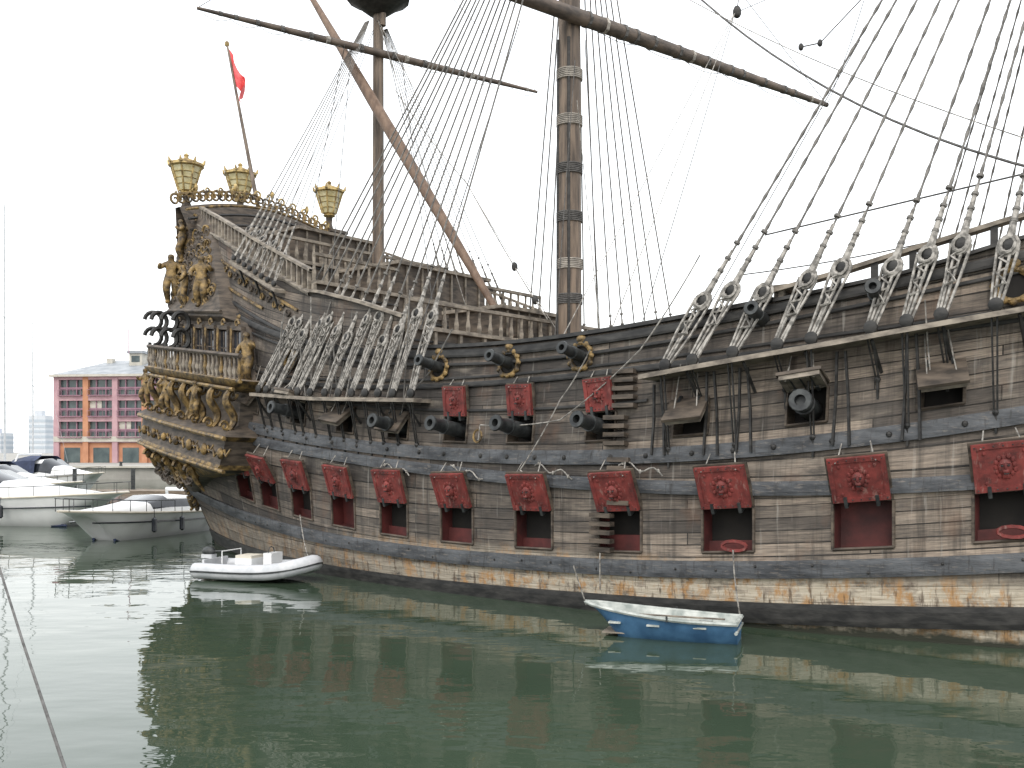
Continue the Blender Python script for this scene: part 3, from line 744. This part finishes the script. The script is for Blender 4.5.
for i in range(19):
    s=i/18; r=[]
    for j in range(11):
        t=j/10; base=f1_.lerp(f0_,.015+s*.2)
        r.append(base+V((.62*t*(1-.3*s)+.14*math.sin(t*7+s*5)*t, .35*math.sin(t*10+s*2)*t, -.95*t*(1-s*.4)-.3*t*t)))
    rows.append(r)
xb.grid(rows,1); xb.build('flag_and_staff',[M['mast'],M['flag'],M['goldb']],ship,smooth=True,recalc=False)
# ------------------------------------------------------------ small boats
def boat_mesh(mb,Mf,L,w,zs,rise,keel,m_out,m_in,m_rail,open_=True,n=16,rake=.35,fine=2.6,tw=.85,thick=.05):
    def st_(s):
        hw=w*(tw+(1-tw)*sm(s,0,.4))*max(0.0,(1-s**fine))**.62
        z=zs+rise*s*s; k=keel+(z-keel)*sm(s,.78,1.0)*.85
        return hw,z,k
    rows=[];inn=[]
    for i in range(n+1):
        s=i/n; hw,z,k=st_(s); x=-L/2+L*s; r=[];ri=[]
        for sd,seq in ((-1,(1,.8,.55,.3,.1)),(1,(0,.1,.3,.55,.8,1))):
            for u in seq:
                yy=hw*(u**.45 if u>0 else 0); zz=k+(z-k)*u**1.5
                xx=x+rake*s*s*(u-1)
                r.append(Mf(xx,sd*yy,zz))
                ri.append(Mf(xx*(.985),sd*max(0,yy-thick),max(zz+thick*.7 if u<1 else zz,(-.0 if not open_ else .05))))
        rows.append(r);inn.append(ri)
    mb.grid(rows,m_out)
    mb.add(rows[0],[tuple(range(len(rows[0])))],m_out)
    if open_:
        mb.grid(inn,m_in); mb.add(inn[0],[tuple(range(len(inn[0])))],m_in)
    else:
        dk=[[r[0].lerp(r[-1],j/6)+Z*(.06*math.sin(math.pi*j/6)) for j in range(7)] for r in rows]; mb.grid(dk,m_in)
    for side in (0,-1): mb.tube([r[side] for r in rows],.035 if open_ else .05,6,m_rail)
    if open_: mb.tube([rows[0][0],rows[0][-1]],.035,6,m_rail)
    return st_
def mf(o,ang,tilt=0):
    c,s=math.cos(ang),math.sin(ang)
    return lambda x,y,z: V((o[0]+x*c-y*s,o[1]+x*s+y*c,o[2]+z+x*tilt))
ps=V((3.92,17.25,0)); pb=V((1.33,18.1,0)); ctr=(ps+pb)/2; d=pb-ps
e=empty('rowing_boat',ctr); mbx=MB(); f=mf(ctr,math.atan2(d.y,d.x))
boat_mesh(mbx,f,d.length,.58,.36,.2,-.12,0,1,2,rake=.3,fine=2.4,tw=.82)
X_=f(1,0,0)-f(0,0,0);Y_=f(0,1,0)-f(0,0,0)
for x in (-.75,.05,.75):
    hw=.5 if x<.6 else .38
    mbx.box(f(x,0,.27),X_*.11,Y_*hw,V((0,0,.015)),1)
for y in(-.25,-.1,.05,.2): mbx.box(f(0,y,.07),X_*1.0,Y_*.06,V((0,0,.01)),3)
for y in(-.2,.22): mbx.tube([f(-1.1,y,.33),f(1.0,y*.7,.36)],.018,5,3)
mbx.tube([f(-1.36,-.56,.22),f(-1.36,.56,.22)],.03,5,2)
for s in (-1,1): mbx.tube([f(-.2,s*.55,.36),f(-.2,s*.56,.46)],.02,5,4)
mbx.build('boat_hull',[M['blue'],M['bin'],M['bin'],M['woodl'],M['iron']],e,smooth=True,ang=50)
rb2=MB(); rb2.tube([f(1.35,0,.5),f(1.5,.3,1.2),H(0.6,W1(.6),.1)],.012,4,0); rb2.build('painter_rope',[M['rope']],e)
pl=V((-7.95,26.1,0)); pr=V((-4.85,24.95,0)); ctr=(pl+pr)/2; d=pr-pl; LL=d.length
e=empty('inflatable_dinghy',ctr); ib=MB(); f=mf(ctr,math.atan2(d.y,d.x))
side=[(-LL/2,.62,.22),(-LL/2+.3,.62,.23),(-.4,.63,.23),(.5,.62,.26),(1.0,.52,.33),(1.35,.33,.42),(1.52,0,.48)]
pts=[f(*q) for q in side]+[f(x,-y,z) for x,y,z in side[-2::-1]]
pp=[]
for i in range(len(pts)-1):
    p0=pts[max(0,i-1)];p1=pts[i];p2=pts[i+1];p3=pts[min(len(pts)-1,i+2)]
    for k in range(4):
        t=k/4; pp.append(.5*((2*p1)+(p2-p0)*t+(2*p0-5*p1+4*p2-p3)*t*t+(3*p1-p0-3*p2+p3)*t**3))
pp.append(pts[-1]); nn=len(pp)
ib.tube(pp,[.08+.12*min(1,min(i,nn-1-i)/2) for i in range(nn)],12,0)
cen=f(0,0,.25)
def outw(q):
    r=q-cen; x=r.dot(f(1,0,0)-f(0,0,0)); yv=r-(f(1,0,0)-f(0,0,0))*min(x,.6); yv.z=0
    return yv.normalized() if yv.length>.01 else V((1,0,0))
ib.tube([q+outw(q)*.19 for q in pp[2:-2]],.03,5,1)
ib.grid([[f(x,y,.1+ (0.2*sm(x,.6,1.5))) for y in(-.5,0,.5)] for x in (-LL/2+.2,-.5,.5,1.2)],1)
X_=f(1,0,0)-f(0,0,0);Y_=f(0,1,0)-f(0,0,0)
ib.box(f(-LL/2+.25,0,.3),X_*.03,Y_*.5,Z*.2,0)
ib.box(f(-.35,0,.38),X_*.25,Y_*.28,Z*.17,2); ib.box(f(-.35,0,.58),X_*.24,Y_*.27,Z*.04,3)
ib.box(f(.35,0,.45),X_*.12,Y_*.25,Z*.25,2); ib.tube([f(.3,0,.72)+Y_*.13*math.cos(t)+Z*.13*math.sin(t) for t in np.linspace(0,6.3,10)],.015,4,1)
ib.ball(f(-LL/2+.05,0,.66),.2,.13,.13,1,X_,Y_,Z,8); ib.box(f(-LL/2+.05,0,.54),X_*.16,Y_*.11,Z*.05,4); ib.box(f(-LL/2+.02,0,.35),X_*.07,Y_*.06,Z*.25,1); ib.tube([f(-LL/2+.15,0,.66),f(-LL/2+.6,.08,.68)],.03,5,1)
ib.tube([f(-.9,.4,.4),f(-.9,.4,.72),f(-.9,-.4,.72),f(-.9,-.4,.4)],.016,5,2)
ib.build('dinghy_body',[M['tube'],M['iron'],M['white'],M['off'],M['tube']],e,smooth=True,ang=50)
r3=MB(); q0=f(1.5,0,.5); a,z=on_hull(300,515,.1); q1=H(a,z,.1); r3.tube([q0.lerp(q1,i/8)-Z*.3*4*(i/8)*(1-i/8) for i in range(9)],.014,4,0); r3.build('painter_rope',[M['rope']],e)
def yacht(name,stern,bow,w,zs,rise,ch,cover=None,rake=1.2):
    st0=V((stern[0],stern[1],0)); b0=V((bow[0],bow[1],0)); ctr=(st0+b0)/2; d=b0-st0; L=d.length
    e=empty(name,ctr); y=MB(); f=mf(ctr,math.atan2(d.y,d.x))
    st_=boat_mesh(y,f,L,w,zs,rise,-.3,0,0,1,open_=False,n=22,rake=rake,fine=3.0)
    for sd in(-1,1):
        y.tube([f(-L/2+L*s-.5*s*s,sd*(st_(s)[0]*.94+.02),st_(s)[1]*.62+.02) for s in np.linspace(0,.93,18)],.03,5,2)
        y.tube([f(-L/2+L*s-rake*.8*s*s,sd*(st_(s)[0]*.55+.03),.05) for s in np.linspace(0,.85,14)],.06,5,4)
    rows=[]
    prof=[(.06,.72,.15),(.1,.74,.75),(.3,.76,1.0),(.46,.74,1.0),(.56,.66,.6),(.7,.5,.32),(.88,.22,.06)]
    for s,kw,kh in prof:
        hw,z,_=st_(s); x=-L/2+L*s; h=ch*kh
        a_=[(1.0,.0),(.97,.3),(.84,.8),(.66,1.0),(0,1.06)]
        r=[f(x,w*kw*q,z+h*k) for q,k in a_]+[f(x,-w*kw*q,z+h*k) for q,k in a_[-2::-1]]
        rows.append(r)
    y.grid(rows,0,mf=lambda i,j:2 if (j in(1,6) and 1<=i<=3) or (i==3 and j in(1,2,5,6,3,4)) else 0)
    y.add(rows[0],[tuple(range(9))],0)
    for sd in(-1,1):
        pts=[f(-L/2+L*s+.1,sd*st_(s)[0]*.93,st_(s)[1]+.45) for s in np.linspace(.45,.985,10)]
        y.tube(pts,.018,5,3)
        for s in np.linspace(.45,.97,7):
            q=f(-L/2+L*s+.1,sd*st_(s)[0]*.93,st_(s)[1]); y.tube([q,q+Z*.45],.014,4,3)
        for s in (.2,.45,.62):
            q=f(-L/2+L*s-.1,sd*(st_(s)[0]+.08),st_(s)[1]*.55); y.lathe(q-Z*.3,Z,[(0,.03),(.06,.1),(.5,.1),(.56,.03)],8,2); y.tube([q+Z*.26,q+Z*.6],.012,4,2)
    hw,z,_=st_(.22); x=-L/2+L*.2
    y.tube([f(x-.3,-w*.72,z+ch*.6),f(x,-w*.6,z+ch*1.35),f(x,w*.6,z+ch*1.35),f(x-.3,w*.72,z+ch*.6)],.08,6,0)
    y.tube([f(x,0,z+ch*1.35),f(x-.1,0,z+ch*1.35+1.2)],.015,4,3)
    if cover is not None:
        cr=[]
        for s,k in ((.03,.5),(.12,.95),(.3,1.1),(.42,1.06)):
            hw,z,_=st_(s); xx=-L/2+L*s
            cr.append([f(xx,w*.86*c_,z+ch*k*hh) for c_,hh in ((1,.25),(.9,.9),(.5,1.15),(-.5,1.15),(-.9,.9),(-1,.25))])
        y.grid(cr,4)
    y.build('yacht_body',[M['white'],M['off'],M['dark'],M['iron'],M['navy']],e,smooth=True,ang=42)
yacht('motor_yacht',(-29,46.5),(-16.4,42.8),1.95,1.1,.4,1.2)
yacht('motor_yacht',(-12.9,42.6),(-15.5,34.2),1.4,.85,.35,.62,rake=1.6)
yacht('motor_yacht',(-34,60),(-24.5,57),1.7,1.1,.4,1.2,cover=1)
yacht('motor_yacht',(-37,74),(-29,71),1.7,1.2,.5,1.3,cover=1)
def sailboat(x,y,h,L=8):
    e=empty('sailboat',(x,y,0)); s=MB(); f=mf((x,y,0),.3)
    boat_mesh(s,f,L,1.3,.9,.25,-.3,0,0,1,open_=False,rake=.8)
    s.box(f(0,0,1.15),V((1.4,.4,0)),V((-.2,.7,0)),Z*.2,0)
    s.tube([f(.5,0,.9),f(.5,0,h)],[.09,.05],6,2); s.tube([f(.5,0,1.9),f(-2.8,0,1.8)],.1,6,3)
    for q in((3.9,0),(-3.9,0),(.4,1.2),(.4,-1.2)): s.tube([f(.5,0,h),f(q[0],q[1],1)],.012,3,2)
    s.tube([f(.5,-.8,h*.6),f(.5,.8,h*.6)],.03,4,2)
    s.build('sailboat_body',[M['white'],M['off'],M['tube'],M['navy']],e,smooth=True)
sailboat(-47.5,98,16); sailboat(-45.2,88,25,10)
# ------------------------------------------------------------ marina building
random.seed(9)
wallm=simple('pink_render',(.36,.22,.25),(.46,.3,.32),.6,.85,bump=0)
orgm=simple('terracotta_render',(.36,.16,.09),(.48,.24,.14),.6,.85,bump=0)
frm=simple('purple_frames',(.22,.12,.16),(.3,.17,.22),1,.6,bump=0)
glm=simple('window_glass',(.03,.05,.055),(.09,.12,.12),.5,.15,bump=0)
rfm=simple('grey_roof_sheet',(.2,.22,.24),(.32,.34,.36),.6,.5,bump=0)
cream=simple('cream_stone',(.4,.38,.33),(.5,.48,.43),1,.8,bump=0)
def building(name,o,ang,Wd,Dp,nst,sth,bays,wm,tower=True):
    e=empty(name,o); m=MB(); c,s=math.cos(ang),math.sin(ang); X=V((c,s,0)); Yv=V((-s,c,0)); o=V(o)
    def bx(x0,x1,y0,y1,z0,z1,mi): m.box(o+X*(x0+x1)/2+Yv*(y0+y1)/2+Z*(z0+z1)/2,X*(x1-x0)/2,Yv*(y1-y0)/2,Z*(z1-z0)/2,mi)
    Hh=nst*sth+sth*1.1
    bx(0,Wd,.6,Dp,0,Hh,3)
    bw=Wd/bays
    for i in range(bays+1):
        bx(i*bw-.45,i*bw+.45,-.05,.62,0,Hh,1 if i%2 else 0)
    bx(-.4,Wd+.4,-.15,.63,sth*1.0,sth*1.25,2)
    for k in range(nst+1):
        z=sth*1.1+k*sth; bx(-.3,Wd+.3,0,.64,z-.45,z+.35,0)
        if k<nst:
            for i in range(bays):
                for q in (.33,.66): bx(i*bw+bw*q-.07,i*bw+bw*q+.07,.3,.65,z+.3,z+sth-.4,4)
                bx(i*bw+.4,i*bw+bw-.4,.28,.66,z+.35+sth*.32,z+.35+sth*.4,4)
                if random.random()<.35: bx(i*bw+.5,i*bw+bw*.5,.45,.655,z+.35+sth*.4,z+sth-.45,2)
                bx(i*bw+.5,i*bw+bw-.5,-.5,.3,z+.3,z+.42,4)
                for r in range(7): bx(i*bw+.55+r*(bw-1.1)/6-.02,i*bw+.55+r*(bw-1.1)/6+.02,-.48,-.44,z+.4,z+1.2,4)
                bx(i*bw+.5,i*bw+bw-.5,-.5,-.42,z+1.2,z+1.27,4)
    for i in range(bays):
        bx(i*bw+.45,i*bw+bw-.45,.4,.68,0,sth*.95,1); bx(i*bw+1.1,i*bw+bw-1.1,.36,.7,0,sth*.72,3)
    for k in range(nst):
        z=sth*1.1+k*sth
        for q in range(4): 
            y0=1.5+q*(Dp-3)/4; bx(-.06,.1,y0,y0+(Dp-3)/4-1.2,z+.7,z+sth-.6,3)
        bx(-.1,.2,.6,Dp,z-.4,z+.3,0)
    bx(-.05,.15,.6,Dp,0,Hh-.1,0)
    bx(-.9,Wd+.9,-.7,Dp+.6,Hh,Hh+.35,2)
    v=[o+X*x+Yv*y+Z*z for x,y,z in ((-.6,-.4,Hh+.35),(Wd+.6,-.4,Hh+.35),(Wd+.6,Dp+.4,Hh+.35),(-.6,Dp+.4,Hh+.35),(4,Dp*.5,Hh+3.4),(Wd-4,Dp*.5,Hh+3.4))]
    m.add(v,[(0,1,5,4),(1,2,5),(2,3,4,5),(3,0,4)],5)
    if tower:
        bx(9,11.2,Dp*.3,Dp*.3+2.2,Hh,Hh+4.2,2); bx(8.7,11.5,Dp*.3-.3,Dp*.3+2.5,Hh+4.2,Hh+4.6,5); bx(9.4,10.8,Dp*.3-.05,Dp*.3+.1,Hh+2.8,Hh+3.8,3)
        bx(4,5,Dp*.4,Dp*.4+1,Hh+.5,Hh+3.6,2); m.tube([o+X*10+Yv*4+Z*(Hh+4),o+X*10+Yv*4+Z*(Hh+8)],.08,4,4)
    m.build('facade_and_roof',[wm,orgm,cream,glm,frm,rfm],e)
building('waterfront_building',(-72,158,1.3),-.12,44,20,3,3.3,9,wallm)
building('waterfront_building',(-150,330,1.3),.1,60,20,4,3.2,12,cream,False)
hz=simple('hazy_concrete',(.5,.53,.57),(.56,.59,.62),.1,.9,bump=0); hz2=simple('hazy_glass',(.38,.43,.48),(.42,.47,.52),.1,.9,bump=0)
def towerb(x,y,w,h):
    e=empty('tower_block',(x,y,0)); m=MB(); m.abox(x-w/2,x+w/2,y,y+w,1,h,0)
    k=4
    while k<h-2:
        m.abox(x-w/2-.1,x+w/2+.1,y-.15,y+w,k,k+1.6,1); k+=3.2
    m.abox(x-w*.25,x+w*.2,y+w*.2,y+w*.7,h,h+3,0); m.build('tower_body',[hz,hz2],e)
towerb(-285,600,10,24); towerb(-300,640,13,20); towerb(-325,620,16,14)
qy=MB(); qy.abox(-400,60,112,3000,-2,1.3,0); qy.abox(-400,60,111.6,113,1.3,1.5,1)
for x in range(-80,0,6): qy.lathe(V((x,112.5,1.5)),Z,[(0,.2),(.3,.14),(.4,.25),(.5,.2)],8,2)
qy.build('quay',[simple('quay_concrete',(.25,.24,.22),(.36,.35,.32),.5,.85),cream,M['iron']])
pn=MB(); pn.abox(-60,-19.5,66.3,68.3,.25,.6,0)
for x in range(-58,-20,4): pn.lathe(V((x,68.6,-1)),Z,[(0,.15),(3,.15)],8,1)
pn.build('floating_pontoon',[M['deck'],M['iron']])
# ------------------------------------------------------------ water
t=NT('harbour_water'); v=t.coord('Object')
n1=t.noise(t.coord('Object',(1,1.4,1)),.5,1,.4); n2=t.noise(t.coord('Object',(1,1.6,1)),1.5,1,.4); n3=t.noise(t.coord('Object',(1,1.5,1)),4.5,1,.5)
t.col(t.mix(t.mr(t.noise(v,.15,3),.35,.65),(.034,.052,.034),(.045,.066,.043))); t.set(.0)
t.b.inputs['IOR'].default_value=1.36
calm=t.mr(t.noise(t.coord('Object',(.6,1.2,1)),.12,2),.4,.62,.45,1.25)
h=t.math('ADD',n1,t.math('MULTIPLY',calm,t.math('ADD',t.math('MULTIPLY',n2,.42),t.math('MULTIPLY',n3,.075))))
t.bump(h,1.0,.021)
wm=MB(); wm.add([V((-4000,-60,0)),V((4000,-60,0)),V((4000,4500,0)),V((-4000,4500,0))],[(0,1,2,3)]); wm.build('water',[t.mat])
fb=MB(); p0=P(72,790,4.6); p1=P(-3,560,8.5); p2=P(-60,420,13)
fb.tube([p0+(p0-p1)*.4,p0,p0.lerp(p1,.5)-Z*.02,p1,p1.lerp(p2,.5)-Z*.04,p2],.009,6,0); fb.build('mooring_rope',[M['roped']])
# ------------------------------------------------------------ world, light, camera
w=bpy.data.worlds.new('World'); scene.world=w; w.use_nodes=True; nt=w.node_tree; nt.nodes.clear()
out=nt.nodes.new('ShaderNodeOutputWorld'); bg=nt.nodes.new('ShaderNodeBackground'); sky=nt.nodes.new('ShaderNodeTexSky'); sky.sky_type='NISHITA'; sky.sun_disc=False
sky.sun_elevation=math.radians(47); sky.sun_rotation=math.radians(190); sky.dust_density=5; sky.air_density=1.5
bg2=nt.nodes.new('ShaderNodeBackground'); bg2.inputs[0].default_value=(.975,.99,1.0,1); bg2.inputs[1].default_value=1.7
bg.inputs[1].default_value=.05; nt.links.new(sky.outputs[0],bg.inputs[0])
ad=nt.nodes.new('ShaderNodeAddShader'); nt.links.new(bg.outputs[0],ad.inputs[0]); nt.links.new(bg2.outputs[0],ad.inputs[1]); nt.links.new(ad.outputs[0],out.inputs[0])
sd=bpy.data.lights.new('sun','SUN'); sd.energy=.9; sd.angle=math.radians(14); sd.color=(1,.97,.92)
so=bpy.data.objects.new('sun',sd); so.rotation_euler=V((.12,.7,-.75)).to_track_quat('-Z','Y').to_euler(); scene.collection.objects.link(so)
cd=bpy.data.cameras.new('camera'); cd.sensor_width=36; cd.lens=36*F/1024; cd.shift_y=(HY-384)/1024; cd.clip_end=6000; cd.clip_start=.1
co=bpy.data.objects.new('camera',cd); co.location=(0,0,HC); co.rotation_euler=(math.pi/2,0,0); scene.collection.objects.link(co); scene.camera=co
scene.view_settings.view_transform='Standard'; scene.view_settings.look='None'; scene.view_settings.exposure=0
